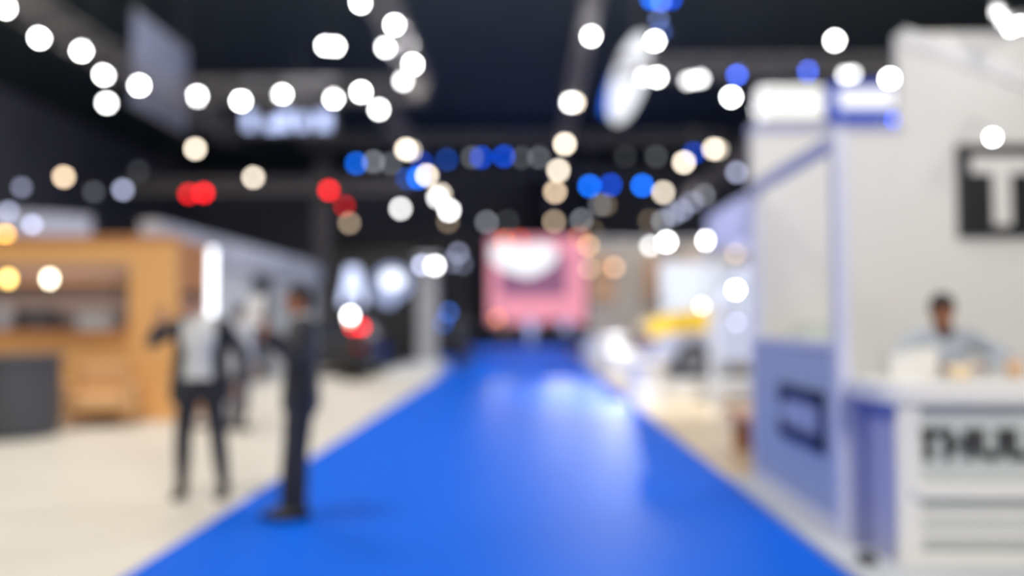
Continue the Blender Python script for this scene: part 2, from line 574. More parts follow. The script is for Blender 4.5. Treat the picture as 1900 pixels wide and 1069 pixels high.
row('the faint lamps just above the pink screen', 'left', 'faint lamps just above the pink screen',
    [(903, 412, GR, 0.2), (942, 410, GR, 0.04), (1079, 408, GR, 0.2), (1113, 380, GR, 0.14), (1124, 380, TN, 0.1), (1100, 428, TN, 0.07)], 46, 'ceiling')

# ------------------------------------------------------------------ hanging signs and banner
b0, b1 = at(237, 10, 21.3), at(342, 60, 24.8)
zb = at(237, 195, 21.3).z
t = thing('hanging_banner', 'large grey rectangular banner hanging at upper left', 'banner', (-10.75, 23, zb))
MB().box(-0.03, 0.03, -1.75, 1.65, 0.03, 2.58).build('fabric', M['banner'], t)
for z in (0, 2.55):
    MB().box(-0.05, 0.05, -1.77, 1.67, z, z + 0.07).build('rail', M['lgrey'], t)
for y in (-1.5, 1.4):
    MB().rod((0, y, 2.6), (0, y, 13 - zb), 0.015, n=6).build('cable', M['truss'], t)

# lit white shapes hanging from the cross truss
t = thing('hanging_sign', 'row of lit bluish white sign shapes hanging from the left cross truss', 'sign', tuple(at(535, 260, 21.8)))
for px, hw, py0, py1 in ((463, 9, 207, 240), (505, 13, 222, 242), (530, 11, 205, 240), (562, 10, 213, 240), (600, 13, 208, 240)):
    a, b = at(px - hw, py1, 21.8), at(px + hw, py0, 21.8)
    MB().box(a.x, b.x, 21.75, 21.85, a.z, b.z).build('lit_shape', glow((186, 200, 245), 2.0), t, True, bevel=0.03)
a, b = at(440, 250, 21.9), at(625, 247, 21.9)
MB().box(a.x, b.x, 21.86, 21.92, a.z - 0.03, at(440, 203, 21.9).z).build('backing', M['housing'], t, True)
for px in (470, 600):
    a = at(px, 205, 21.89)
    MB().rod((a.x, 21.6, a.z + 0.0), (a.x, 21.6, TZ - 0.2), 0.02, n=6).build('bracket', M['truss'], t, True)

# tilted oval hanging sign, white with a blue lower edge
t = thing('oval_sign', 'tilted white oval sign with a blue lower edge hanging at upper right', 'sign', tuple(at(1168, 145, 20.5)), 0)
def oval(rx, rz, y0, y1, off=(0, 0), n=40, k0=0, k1=None):
    k1 = n if k1 is None else k1
    pts = []
    for k in range(k0, k1):
        a_ = 2 * PI * k / n
        X, Z = rx * math.cos(a_), rz * math.sin(a_)
        th = R(-17)
        pts.append((X * math.cos(th) - Z * math.sin(th) + off[0], X * math.sin(th) + Z * math.cos(th) + off[1]))
    return MB().prism(pts, 'y', y0, y1)
oval(0.42, 1.2, -0.12, 0.12).build('oval_panel', glow((228, 230, 236), 1.5), t)
oval(0.14, 0.62, 0.06, 0.2, (-0.46, -0.34)).build('blue_edge', glow((40, 110, 240), 1.5), t)
MB().rod((0.2, 0, 0.9), (0.2, 0, 12.95 - t.location.z), 0.02, n=6).build('cable', M['truss'], t)

# ------------------------------------------------------------------ people
def hand(mb, wrist, d, across, curl=0.5, side=1, s=1.0):
    """palm, four fingers and a thumb, into the same body mesh"""
    d = Vector(d).normalized()
    ac = (Vector(across) - d * Vector(across).dot(d)).normalized()
    nrm = d.cross(ac).normalized() * side
    w0 = Vector(wrist)
    for k in (-1, 0, 1):
        mb.cap(w0 + d * 0.01 * s + ac * 0.012 * k * s, w0 + d * 0.085 * s + ac * 0.024 * k * s, 0.017 * s, 0.015 * s, 8)
    for k, L in enumerate((0.068, 0.078, 0.073, 0.056)):
        b = w0 + d * 0.09 * s + ac * (0.031 - 0.0207 * k) * s
        dd = d.copy()
        for j, f in enumerate((0.45, 0.32, 0.23)):
            dd = (dd * math.cos(curl * 0.7) + nrm * math.sin(curl * 0.7)).normalized() if (j or curl > 0.2) else dd
            e = b + dd * L * f * s
            mb.cap(b, e, (0.0095 - 0.0008 * j) * s, (0.0088 - 0.0008 * j) * s, 8)
            b = e
    th = w0 + d * 0.025 * s + ac * 0.03 * s
    m1 = th + (d * 0.6 + ac * 0.75 + nrm * 0.25).normalized() * 0.042 * s
    m2 = m1 + (d * 0.9 + ac * 0.25 + nrm * 0.4).normalized() * 0.032 * s
    mb.cap(th, m1, 0.013 * s, 0.0105 * s, 8)
    mb.cap(m1, m2, 0.0105 * s, 0.009 * s, 8)


BASE = dict(head=(0, -0.02, 1.615), neck=(0, 0.005, 1.46), chest=(0, 0, 1.29), waist=(0, 0, 1.09), pelvis=(0, 0, 0.96),
            shL=(0.185, 0, 1.415), elL=(0.235, 0.03, 1.13), wrL=(0.245, -0.07, 0.89),
            shR=(-0.185, 0, 1.415), elR=(-0.235, 0.03, 1.13), wrR=(-0.245, -0.07, 0.89),
            hipL=(0.09, 0, 0.93), knL=(0.10, -0.03, 0.50), anL=(0.105, 0.02, 0.085),
            hipR=(-0.09, 0, 0.93), knR=(-0.10, -0.03, 0.50), anR=(-0.105, 0.02, 0.085),
            hdirL=(0.02, -0.15, -1), hdirR=(-0.02, -0.15, -1), acrL=(0, -1, 0), acrR=(0, -1, 0), toeL=(0.03, -1), toeR=(-0.03, -1))


def person(label, loc, yaw=0, pose=None, top='suit', top_open=None, legs='suit', skin='skin', hair='hair', vox=0.011, h=1.0, group=None, face_yaw=0, cap_len=0.0, curl=0.5, nod=0, collar=None):
    J = dict(BASE)
    J.update(pose or {})
    J = {k: Vector(v) for k, v in J.items()}
    t = thing('person', label, 'person', loc, yaw, group)
    t.scale = (h, h, h)
    hc = J['head']
    rot = Matrix.Rotation(face_yaw, 4, 'Z') @ Matrix.Rotation(R(nod), 4, 'X')
    def hp(x, y, z):
        return hc + (rot @ Vector((x, y, z)))
    def arm(mb, s, k, inset=0.0):
        sh, el, wr = J['sh' + s], J['el' + s], J['wr' + s]
        mb.cap(sh, el, 0.052 * k + inset, 0.042 * k + inset)
        mb.cap(el, wr if not inset else el + (wr - el) * 0.9, 0.041 * k + inset, 0.028 * k + inset)
    def leg(mb, s, k, inset=0.0, end=1.0):
        hp_, kn, an = J['hip' + s], J['kn' + s], J['an' + s]
        mb.cap(hp_, kn, 0.083 * k + inset, 0.056 * k + inset)
        mb.cap(kn, kn + (an - kn) * 0.35, 0.056 * k + inset, 0.054 * k + inset)
        mb.cap(kn + (an - kn) * 0.35, kn + (an - kn) * end, 0.054 * k + inset, 0.038 * k + inset)
    def torso(mb, g=0.0):
        mb.ball(J['chest'] + Vector((0, 0, 0.03)), 0.165 + g, 0.105 + g, 0.18 + g)
        mb.ball(J['waist'], 0.138 + g, 0.095 + g, 0.17 + g)
        mb.ball(J['pelvis'], 0.155 + g, 0.108 + g, 0.14 + g)
        mb.cap(J['shL'] * 0.9 + J['neck'] * 0.1, J['shR'] * 0.9 + J['neck'] * 0.1, 0.055 + g)
        mb.cap(J['chest'], J['waist'], 0.115 + g, 0.105 + g)
        mb.cap(J['waist'], J['pelvis'], 0.105 + g, 0.11 + g)
    b = MB()
    torso(b)
    for s in 'LR':
        arm(b, s, 1.0)
        leg(b, s, 0.95)
        an = J['an' + s]
        to = J['toe' + s].to_3d()
        b.cap(an, an + to.normalized() * 0.10 + Vector((0, 0, -0.045)), 0.03, 0.022)
        hand(b, J['wr' + s], J['hdir' + s], J['acr' + s], curl, 1 if s == 'L' else -1)
    b.cap(J['neck'] + Vector((0, 0, -0.05)), hc + Vector((0, 0.012, -0.05)), 0.058, 0.052)
    m_ = Matrix.Translation(hc) @ rot
    b.ball(hc, 0.076, 0.095, 0.112, rot)
    b.ball(hp(0, -0.028, -0.055), 0.055, 0.062, 0.062, rot)          # jaw
    b.cap(hp(0, -0.09, 0.015), hp(0, -0.108, -0.022), 0.009, 0.014, 8)  # nose
    for s in (-1, 1):
        b.ball(hp(0.076 * s, 0.008, -0.005), 0.012, 0.02, 0.03, rot, 8, 6)  # ear
        b.ball(hp(0.034 * s, -0.078, 0.018), 0.02, 0.014, 0.008, rot, 8, 6)  # brow
    body = b.build('body', M[skin], t, remesh=vox)
    for s in (-1, 1):
        ey = MB().ball(hp(0.031 * s, -0.081, 0.0), 0.0135, 0.009, 0.0075, rot, 10, 8).build('eye', mat('eye', (206, 198, 190), 0.3), t, smooth=True)
        MB().ball(hp(0.031 * s, -0.0875, 0.0), 0.0062, 0.004, 0.0062, rot, 8, 6).build('iris', M['hair'], ey, smooth=True)
        MB().cap(hp(0.018 * s, -0.091, 0.022), hp(0.046 * s, -0.084, 0.024), 0.0045, 0.003, 6).build('eyebrow', M[hair], t, smooth=True)
    MB().ball(hp(0, -0.084, -0.058), 0.025, 0.01, 0.006, rot, 10, 6).build('mouth', mat('lips', (160, 84, 76), 0.5), t, smooth=True)
    hb = MB()
    hb.ball(hp(0, 0.014, 0.03), 0.086, 0.098, 0.098, rot)
    hb.ball(hp(0, 0.05, -0.02 - cap_len / 2), 0.074, 0.06, 0.08 + cap_len / 2, rot)
    hb.ball(hp(0.02, -0.055, 0.085), 0.055, 0.035, 0.026, rot)
    hb.build('hair', M[hair], t, remesh=0.012)
    # trousers
    tr = MB()
    tr.ball(J['pelvis'] + Vector((0, 0, -0.03)), 0.175, 0.13, 0.145)
    for s in 'LR':
        leg(tr, s, 1.05, 0.012, 0.97)
    tr.build('trousers', M[legs], t, remesh=max(vox, 0.012))
    # shoes
    for s in 'LR':
        an = J['an' + s]
        to = J['toe' + s].to_3d().normalized()
        sh = MB()
        base = Vector((an.x, an.y, an.z - 0.045))
        sh.cap(base - to * 0.035, base + to * 0.10, 0.046, 0.045)
        sh.cap(base + to * 0.10, base + to * 0.175 + Vector((0, 0, -0.012)), 0.04, 0.026)
        sh.cap(base - to * 0.02, an + Vector((0, 0, 0.03)), 0.05, 0.05)
        sh.build('shoe', M['shoe'], t, remesh=0.01)
    # top
    if top_open:
        st = MB()
        torso(st, 0.012)
        st.cap(J['neck'] + Vector((0, 0, -0.03)), J['neck'] + Vector((0, 0, 0.02)), 0.066, 0.062)
        st.build('shirt', M[top_open], t, remesh=max(vox, 0.012))
        jk = MB()
        for s in (-1, 1):
            x = 0.155 * s
            jk.cap((x * 0.95, 0.0, 1.40), (x, -0.01, 1.15), 0.062, 0.066)
            jk.cap((x, -0.01, 1.15), (x * 1.12, -0.01, 0.84), 0.066, 0.075)
            jk.cap((x * 0.45, 0.07, 1.40), (x * 0.5, 0.07, 0.86), 0.075, 0.085)
            jk.cap((x * 0.5, 0.03, 1.435), (x * 1.15, 0.0, 1.415), 0.072, 0.076)
        for s in 'LR':
            arm(jk, s, 1.08, 0.013)
        jk.build('jacket', M[top], t, remesh=max(vox, 0.012))
    else:
        jk = MB()
        torso(jk, 0.02)
        jk.cap(J['waist'], J['pelvis'] + Vector((0, 0, -0.1)), 0.13, 0.15)
        for s in 'LR':
            arm(jk, s, 1.08, 0.013)
        jk.cap(J['neck'] + Vector((0, 0, -0.04)), J['neck'] + Vector((0, 0, 0.0)), 0.068, 0.064)
        jk.build('jacket', M[top], t, remesh=max(vox, 0.012))
    if collar:
        nk = J['neck']
        MB().cap(nk + Vector((0, -0.01, -0.03)), nk + Vector((0, -0.012, 0.03)), 0.074, 0.066, 20).build('collar', M[collar], t, remesh=0.012)
    return t


# man in an open black jacket over a white shirt, an elbow out and a hand raised to his head
p = gz(368, 925)
person('man in open black jacket and white shirt standing with one hand raised', (p.x, p.y, 0.006), R(4),
       dict(shR=(-0.19, 0, 1.42), elR=(-0.385, -0.03, 1.29), wrR=(-0.27, -0.17, 1.44), hdirR=(0.15, -0.1, 1), acrR=(1, 0, 0),
            elL=(0.34, 0.06, 1.16), wrL=(0.33, -0.08, 0.93), hipL=(0.10, 0, 0.93), knL=(0.16, -0.02, 0.50), anL=(0.20, 0.02, 0.085),
            hipR=(-0.09, 0, 0.93), knR=(-0.12, -0.03, 0.50), anR=(-0.14, 0.02, 0.085), head=(-0.085, -0.02, 1.60), neck=(-0.03, 0.005, 1.46)),
       'suit', 'shirt', 'suit', 'skin')
# man in a dark suit, seen from the side, holding up a pale phone
p = gz(556, 962)
person('man in dark suit standing sideways on the carpet edge', (p.x, p.y, 0.006), R(-62),
       dict(elL=(0.24, -0.06, 1.20), wrL=(0.12, -0.26, 1.38), hdirL=(-0.05, -0.3, 1), acrL=(-1, 0, 0),
            elR=(-0.24, -0.02, 1.18), wrR=(-0.14, -0.25, 1.33), hdirR=(0.1, -0.3, 1), acrR=(1, 0, 0),
            knL=(0.085, -0.03, 0.5), anL=(0.07, -0.01, 0.085), knR=(-0.07, -0.05, 0.5), anR=(-0.05, -0.09, 0.085)),
       'suit2', None, 'suit', 'skin2', collar='shirt')
ph = thing('tablet_computer', 'pale tablet held up before the face of the man in dark suit', 'tablet', (0, 0, 0))
mw = Matrix.Translation((p.x, p.y, 0.006)) @ Matrix.Rotation(R(-62), 4, 'Z')
q = mw @ Vector((0.0, -0.345, 1.53))
ph.location = q
ph.rotation_euler = (R(-12), 0, R(-25))
MB().box(-0.09, 0.09, -0.006, 0.006, -0.12, 0.12).build('case', M['white'], ph, bevel=0.004)
MB().box(-0.08, 0.08, 0.0062, 0.0072, -0.11, 0.11).build('display', glow((210, 225, 230), 0.9), ph)
# visitor behind the first man
p = gz(440, 800)
person('visitor in grey clothes standing behind the man with the raised hand', (p.x, p.y, 0.006), R(150), None, 'grey', None, 'charcoal', 'skin', vox=0.015, h=0.97)
# dark figure on the carpet
p = gz(858, 697)
person('dark clothed person walking at the left carpet edge far down the aisle', (p.x, p.y, 0.006), R(180),
       dict(knL=(0.10, -0.10, 0.52), anL=(0.10, -0.18, 0.085), knR=(-0.10, 0.0, 0.50), anR=(-0.10, 0.22, 0.1)), 'suit', None, 'suit', 'skin', vox=0.016)
# small group in front of the pink screen
M['palejacket'] = mat('pale_jacket', (205, 212, 240), 0.8)
M['brownjacket'] = mat('brown_jacket', (150, 110, 80), 0.8)
for px, py, top, lg, lb, yw in ((985, 647, 'palejacket', 'palejacket', 'person in pale blue clothes before the pink screen', 10),
                                (1050, 645, 'palejacket', 'suit', 'person in pale blue top and dark trousers by the pink screen', -20),
                                (1026, 643, 'suit', 'suit', 'person in black between the two pale ones before the pink screen', 160),
                                (935, 648, 'brownjacket', 'charcoal', 'person in brown jacket at the left end of the pink screen', 40)):
    p = gz(px, py, 0.0)
    person(lb, (p.x, p.y, 0.006), R(yw), None, top, None, lg, 'skin', vox=0.022)

# ------------------------------------------------------------------ near booth on the right
wall_y = 7.3
# back wall with a taller right part
t = thing('booth_back_wall', 'white back wall of the near right booth with a raised right part', 'wall panel', (5.3, wall_y, 0.035))
f0 = at(1668, 60, wall_y)
MB().prism([(2.07, 0.035), (8.6, 0.035), (8.6, f0.z), (f0.x, f0.z), (f0.x, 3.27), (2.07, 3.27)], 'y', wall_y, wall_y + 0.12).build('panel', M['white'], t, True, bevel=0.01)
MB().box(2.05, f0.x, wall_y - 0.02, wall_y + 0.14, 3.2, 3.27).build('top_rail', M['lav'], t, True, bevel=0.008)
MB().loft([[(f0.x + 0.03, wall_y - 0.06, f0.z + 0.02), (f0.x + 0.03, wall_y - 0.001, f0.z + 0.02), (f0.x + 0.03, wall_y - 0.001, f0.z - 0.12), (f0.x + 0.03, wall_y - 0.03, f0.z - 0.12)],
           [(8.5, wall_y - 0.06, f0.z - 1.75), (8.5, wall_y - 0.001, f0.z - 1.75), (8.5, wall_y - 0.001, f0.z - 1.95), (8.5, wall_y - 0.03, f0.z - 1.95)]]).build('sloping_trim', mat('bright_white', (245, 245, 245), 0.3), t, True)

# side frame toward the aisle: near post, far post, top rail, lower panel, glass
t = thing('booth_side_wall', 'open white side frame of the near booth with lavender lower panel', 'partition', (2.07, 6.25, 0.035))
for y in (5.28, 7.2):
    MB().box(2.02, 2.11, y - 0.055, y + 0.055, 0.035, 2.72).build('post', mat('post_white', (214, 216, 232), 0.4), t, True, bevel=0.01)
MB().box(2.03, 2.10, 5.33, 7.15, 2.62, 2.72).build('top_rail', M['lav'], t, True, bevel=0.01)
MB().box(2.045, 2.085, 5.33, 7.15, 0.14, 1.27).build('lower_panel', M['lav2'], t, True, bevel=0.005)
MB().box(2.035, 2.095, 5.33, 7.15, 1.27, 1.33).build('sill', mat('post_white', (214, 216, 232), 0.4), t, True, bevel=0.008)
MB().box(2.03, 2.10, 5.33, 7.15, 0.035, 0.14).build('kick_rail', mat('post_white', (214, 216, 232), 0.4), t, True, bevel=0.008)

# navy framed logo board on the panel
t = thing('logo_plate', 'navy rounded rectangle logo on the lavender panel', 'sign', (2.03, 6.02, 0.55))
def frame_yz(mb, y0, y1, z0, z1, th, x0, x1):
    mb.box(x0, x1, y0, y1, z1 - th, z1).box(x0, x1, y0, y1, z0, z0 + th)
    mb.box(x0, x1, y0, y0 + th * 1.1, z0, z1)
    return mb
z0, z1 = 0.555, 0.975
mb = MB()
frame_yz(mb, 5.53, 6.5, z0, z1, 0.1, 2.025, 2.045)
mb.box(2.025, 2.045, 6.42, 6.5, z1 - 0.17, z1).box(2.025, 2.045, 6.42, 6.5, z0, z0 + 0.15)
mb.build('frame', M['navy'], t, True)
mb = MB()
for k in range(5):
    y = 5.72 + k * 0.125
    mb.box(2.032, 2.045, y, y + 0.075, 0.70, 0.83)
mb.build('pale_print', mat('pale_print', (190, 196, 230), 0.5), t, True)

# the counter
CY, CX = 4.77, 2.18
t = thing('reception_counter', 'white reception counter with black lettering on its recessed front', 'counter', (3.4, 5.0, 0.035))
mb = MB()
mb.box(CX, CX + 0.14, CY, CY + 0.05, 0.11, 0.98)
mb.box(CX, 5.6, CY, CY + 0.05, 0.035, 0.11)
mb.box(5.4, 5.6, CY, CY + 0.05, 0.11, 0.98)
mb.box(5.55, 5.6, CY + 0.05, 5.24, 0.035, 0.98)
mb.build('carcass', M['white'], t, True, bevel=0.01)
MB().box(CX, CX + 0.05, CY + 0.051, 5.22, 0.035, 0.98).build('side_panel', M['lav'], t, True)  # bluish shade on the white counter's side put into its colour
MB().box(CX + 0.14, 5.4, CY + 0.08, CY + 0.11, 0.11, 0.98).build('recessed_panel', mat('counter_panel', (200, 206, 206), 0.45), t, True)
MB().box(CX + 0.08, 5.45, CY - 0.03, CY + 0.12, 0.43, 0.51).build('ledge', M['white'], t, True, bevel=0.01)
for z in (0.18, 0.29):
    MB().box(CX + 0.14, 5.4, CY + 0.05, CY + 0.08, z, z + 0.05).build('rib', M['white'], t, True, bevel=0.006)
# worktop with a rounded left end
pts = []
x0, y0, y1, r = CX - 0.10, CY - 0.05, 5.5, 0.16
for k in range(9):
    a_ = PI + k * PI / 16
    pts.append((x0 + r + r * math.cos(a_), y0 + r + r * math.sin(a_)))
pts += [(5.7, y0), (5.7, y1), (x0, y1)]
MB().prism(pts, 'z', 0.98, 1.10).build('worktop', M['white'], t, True, bevel=0.012)
MB().box(2.105, CX, 5.17, 5.22, 0.035, 0.98).build('filler_strip', M['lav'], t, True)


def text(body, size, loc, rot, m, parent, depth=0.01, name='lettering', sx=1.0):
    cu = bpy.data.curves.new(name, 'FONT')
    cu.body = body
    cu.size = size
    cu.extrude = depth
    cu.offset = size * 0.05
    cu.space_character = 1.08
    o = bpy.data.objects.new(name, cu)
    C.objects.link(o)
    me = bpy.data.meshes.new_from_object(o)
    bpy.data.objects.remove(o)
    o = bpy.data.objects.new(name, me)
    C.objects.link(o)
    me.materials.clear()
    me.materials.append(m)
    o.parent = parent
    o.location = Vector(loc) - parent.location
    o.rotation_euler = rot
    o.scale = (sx, 1, 1)
    return o

p0, p1 = at(1706, 850, CY + 0.07), at(1706, 797, CY + 0.07)
text('THULE', (p1.z - p0.z) / 0.70, (p0.x - 0.02, CY + 0.075, p0.z), (R(90), 0, 0), M['ink'], t, 0.012, sx=1.04)

tag(MB().box(1.96, 2.06, 4.76, 4.86, 0.035, 0.10).build('cable_box', M['charcoal'], bevel=0.02), 'small dark cable box on the floor at the left corner of the counter', 'cable box')

# black sign with a white letter on the wall
t = thing('wall_sign', 'black wall sign with large white lettering behind the seated man', 'sign', (4.4, 7.26, 2.2))
s0, s1 = at(1783, 438, 7.24), at(1783, 268, 7.24)
MB().box(s0.x, 7.6, 7.23, 7.299, s0.z, s1.z).build('board', M['ink'], t, True, bevel=0.006)
t0, t1 = at(1816, 410, 7.22), at(1816, 296, 7.22)
cf = text('THULE', (t1.z - t0.z) / 0.70, (t0.x - 0.03, 7.222, t0.z), (R(90), 0, 0), M['white'], t, 0.01)

# round arm lamp in front of the sign, and lamps on the fascia top
def arm_lamp(label, px, py, Y, B, anchor, group=None):
    p = at(px, py, Y)
    dist = (p - Vector((0, 0, CAM_Z))).length
    r = 5.2 * dist / FPX
    Rb = CINF / 2 * (1 - SFOC / dist)
    t = thing('arm_lamp', label, 'lamp', tuple(p), 0, group)
    MB().ball((0, 0, 0), r, u=16, v=12).build('bulb', glow(WH, float('%.2g' % (B * (Rb / 5.2) ** 2))), t, smooth=True)
    up = Vector((0, 0, 1))
    MB().rod((0, 0, r * 0.75), (0, 0, r * 3.4), r * 1.0, r * 0.6, 14).build('lamp_head', M['white'], t)
    a = Vector(anchor) - p
    MB().rod((0, 0, r * 3.0), a, 0.009, n=8).build('arm', M['steel'], t)
    return t
arm_lamp('bright round lamp on an arm over the black wall sign', 1842, 255, 6.55, 3.0, (at(1842, 230, 6.99).x, 7.3, at(1842, 225, 7.29).z))
for k, (px, py, B, w_) in enumerate(((1850, 22, 0.5, 'leftmost'), (1862, 38, 0.7, 'second from the left'), (1876, 52, 1.6, 'third from the left'), (1893, 46, 1.6, 'rightmost'))):
    arm_lamp(w_ + ' of the lamps clamped to the top of the raised wall', px, py, 6.8 - 0.02 * k, B, (at(px, 60, 7.3).x, 7.34, f0.z - 0.01), 'lamps clamped on top of the raised wall')

# man behind the counter, head bowed, forearms on the worktop
p = at(1741, 600, 5.78)
person('man with black hair in a light grey shirt bowed over the counter', (p.x + 0.02, 5.78, 0.035), R(-12),
       dict(head=(-0.02, -0.10, 1.505), neck=(0.0, -0.03, 1.355), chest=(0, 0.0, 1.18), shL=(0.185, -0.02, 1.30), shR=(-0.185, -0.02, 1.30), waist=(0, 0.05, 1.02), pelvis=(0, 0.10, 0.92),
            elL=(0.34, -0.19, 1.19), wrL=(0.16, -0.36, 1.125), hdirL=(-1, -0.25, -0.02), acrL=(0, -1, 0),
            elR=(-0.33, -0.16, 1.18), wrR=(-0.20, -0.38, 1.125), hdirR=(0.7, -0.6, -0.02), acrR=(0.5, 0.7, 0),
            hipL=(0.09, 0.10, 0.9), hipR=(-0.09, 0.10, 0.9), knL=(0.10, 0.08, 0.5), knR=(-0.10, 0.08, 0.5), anL=(0.105, 0.14, 0.085), anR=(-0.105, 0.14, 0.085)),
       'lightshirt', None, 'suit', 'skin2', curl=0.3, nod=24, collar='charcoal', face_yaw=R(-12))

def pack(name, label, cat, px, w_, d_, h_, Y, m, group=None, kind='box'):
    x = at(px, 700, Y).x
    t = thing(name, label, cat, (x, Y, 1.10), R(random.uniform(-12, 12)), group)
    if kind == 'box':
        MB().box(-w_ / 2, w_ / 2, -d_ / 2, d_ / 2, 0, h_).build('carton', m, t, bevel=0.006)
        MB().box(-w_ / 2 - 0.002, w_ / 2 + 0.002, -d_ / 2 - 0.002, d_ / 2 + 0.002, h_ * 0.8, h_ + 0.003).build('lid', m, t, bevel=0.004)
    else:
        MB().lathe([(0.001, 0), (w_ * 0.38, 0), (w_ * 0.5, h_), (w_ * 0.46, h_), (w_ * 0.36, 0.008), (0.001, 0.008)]).build('bowl', m, t, smooth=True)
    return t
pack('paper_box', 'white paper box at the left on the near counter', 'box', 1672, 0.17, 0.13, 0.16, 5.25, M['white'])
pack('paper_box', 'white taller box beside the man on the near counter', 'box', 1712, 0.15, 0.13, 0.19, 5.3, M['white'])
pack('bowl', 'cream round bowl in front of the man on the counter', 'bowl', 1780, 0.15, 0.15, 0.09, 5.12, mat('cream_ware', (236, 214, 180), 0.4), kind='bowl')
pack('cup', 'tan cup at the right end of the visible counter', 'cup', 1883, 0.10, 0.10, 0.12, 5.15, mat('tan_ware', (214, 176, 140), 0.4), kind='bowl')
t = tag(MB().box(2.95, 3.25, 4.85, 5.02, 1.10, 1.108).build('leaflet', M['white'], bevel=0.001), 'flat white leaflet lying near the front edge of the counter', 'leaflet')

# low planter glass seen above the sill
t = thing('display_case', 'low pale display case behind the lavender panel', 'display case', (2.46, 6.85, 0.035))
MB().box(-0.2, 0.2, -0.25, 0.25, 0, 1.26).build('base', M['white'], t, bevel=0.02)
MB().loft([[(-0.19, -0.22, 1.26), (0.19, -0.22, 1.26), (0.19, 0.22, 1.26), (-0.19, 0.22, 1.26)], [(-0.1, -0.15, 1.42), (0.16, -0.15, 1.42), (0.16, 0.15, 1.42), (-0.1, 0.15, 1.42)]]).build('cover', mat('green_grey', (196, 204, 198), 0.3), t, bevel=0.02)

# ------------------------------------------------------------------ lightboxes over the booth
t = thing('lightbox', 'bright white lightbox with rounded corners above the near booth wall', 'lightbox', tuple(at(1470, 228, 12.0)))
a, b = at(1412, 222, 12), at(1532, 160, 12)
MB().box(a.x, b.x, 12.02, 12.3, a.z, b.z).build('frame', M['white'], t, True, bevel=0.02)
MB().box(a.x + 0.04, b.x - 0.04, 11.98, 12.03, a.z + 0.04, b.z - 0.04).build('lit_face', glow((250, 250, 246), 1.3), t, True)
for xx in (a.x + 0.15, b.x - 0.15):
    MB().rod((xx, 12.2, 0.03), (xx, 12.2, a.z + 0.02), 0.05, n=10).build('mast', M['white'], t, True)
t = thing('lightbox', 'white lightbox with a blue border right of the plain one', 'lightbox', tuple(at(1606, 222, 12.6)))
a, b = at(1548, 218, 12.6), at(1668, 150, 12.6)
MB().box(a.x, b.x, 12.62, 12.9, a.z, b.z).build('frame', glow((60, 100, 235), 0.7), t, True, bevel=0.02)
MB().box(a.x + 0.08, b.x - 0.02, 12.58, 12.63, a.z + 0.15, b.z - 0.13).build('lit_face', glow((250, 250, 250), 1.3), t, True)
for xx in (a.x + 0.15, b.x - 0.15):
    MB().rod((xx, 12.8, 0.03), (xx, 12.8, a.z + 0.02), 0.05, n=10).build('mast', M['white'], t, True)
lamp('small blue lamp at the lower corner of the blue bordered lightbox', 1662, 222, 12.3, (50, 96, 246), 0.8, None, ('y', 12.6))

# ------------------------------------------------------------------ second booth on the right
t = thing('booth_fascia', 'lavender white fascia of the second right booth seen beyond the near booth', 'fascia', (3.2, 12, 0.03))
MB().box(3.0, 3.12, 10.6, 13.3, 2.62, 3.2).build('side_beam', M['lav'], t, True, bevel=0.01)
MB().box(3.12, 7.0, 13.18, 13.3, 2.62, 3.2).build('rear_beam', M['lav'], t, True, bevel=0.01)
MB().box(3.0, 3.12, 13.18, 13.3, 0.03, 2.62).build('post', M['lgrey'], t, True, bevel=0.01)
MB().box(3.0, 3.12, 10.6, 10.72, 0.03, 2.62).build('post', M['lgrey'], t, True, bevel=0.01)

# wooden bench and two stools
t = thing('wooden_bench', 'low brown wooden bench behind the near booth panel', 'bench', (2.55, 8.4, 0.03))
MB().box(-0.32, 0.32, -0.8, 0.8, 0.38, 0.46).build('seat', M['brown'], t, bevel=0.01)
for y in (-0.6, 0.6):
    MB().box(-0.25, 0.25, y - 0.04, y + 0.04, 0, 0.38).build('leg', M['brown'], t, bevel=0.01)
MB().box(-0.03, 0.03, -0.56, 0.56, 0.1, 0.34).build('stretcher', M['brown'], t, bevel=0.005)

def stool(label, px, Y):
    x = at(px, 700, Y).x
    t = thing('stool', label, 'stool', (x, Y, 0.03), 0, 'white stools by the van platform')
    MB().lathe([(0.001, 0.42), (0.17, 0.42), (0.19, 0.45), (0.17, 0.5), (0.001, 0.51)]).build('seat', M['white'], t, smooth=True)
    for k in range(4):
        a_ = PI / 4 + k * PI / 2
        MB().rod((0.12 * math.cos(a_), 0.12 * math.sin(a_), 0.43), (0.17 * math.cos(a_), 0.17 * math.sin(a_), 0), 0.014, n=8).build('leg', M['white'], t)
stool('white round stool nearer the van platform corner', 1352, 11.3)
stool('white round stool nearest the near booth post', 1388, 11.0)

# round white pedestals near the aisle
def pedestal(label, px, Y, r, h):
    x = at(px, 700, Y).x
    t = thing('pedestal', label, 'pedestal', (x, Y, 0.03), 0)
    MB().lathe([(0.001, 0), (r * 0.9, 0), (r * 0.9, h * 0.08), (r * 0.82, h * 0.1), (r * 0.82, h * 0.9)] + [(0.001, h * 0.9)]).build('drum', M['white'], t)
    MB().lathe([(0.001, h * 0.9), (r, h * 0.9), (r, h), (0.001, h)]).build('top', M['white'], t, bevel=0.01)
pedestal('white round pedestal at the carpet edge in front of the van', 1200, 14.1, 0.40, 0.74)
t = thing('reception_desk', 'low white curved reception desk far down the right carpet edge', 'desk', (2.4, 24, 0.03))
MB().loft([[(0.75 * math.cos(a_) * k, 0.75 * math.sin(a_) * k, z) for a_ in [2 * PI * j / 28 for j in range(28)]] for k, z in ((0.9, 0), (0.9, 0.1), (1.0, 0.12), (1.0, 0.9))]).build('body', M['white'], t)
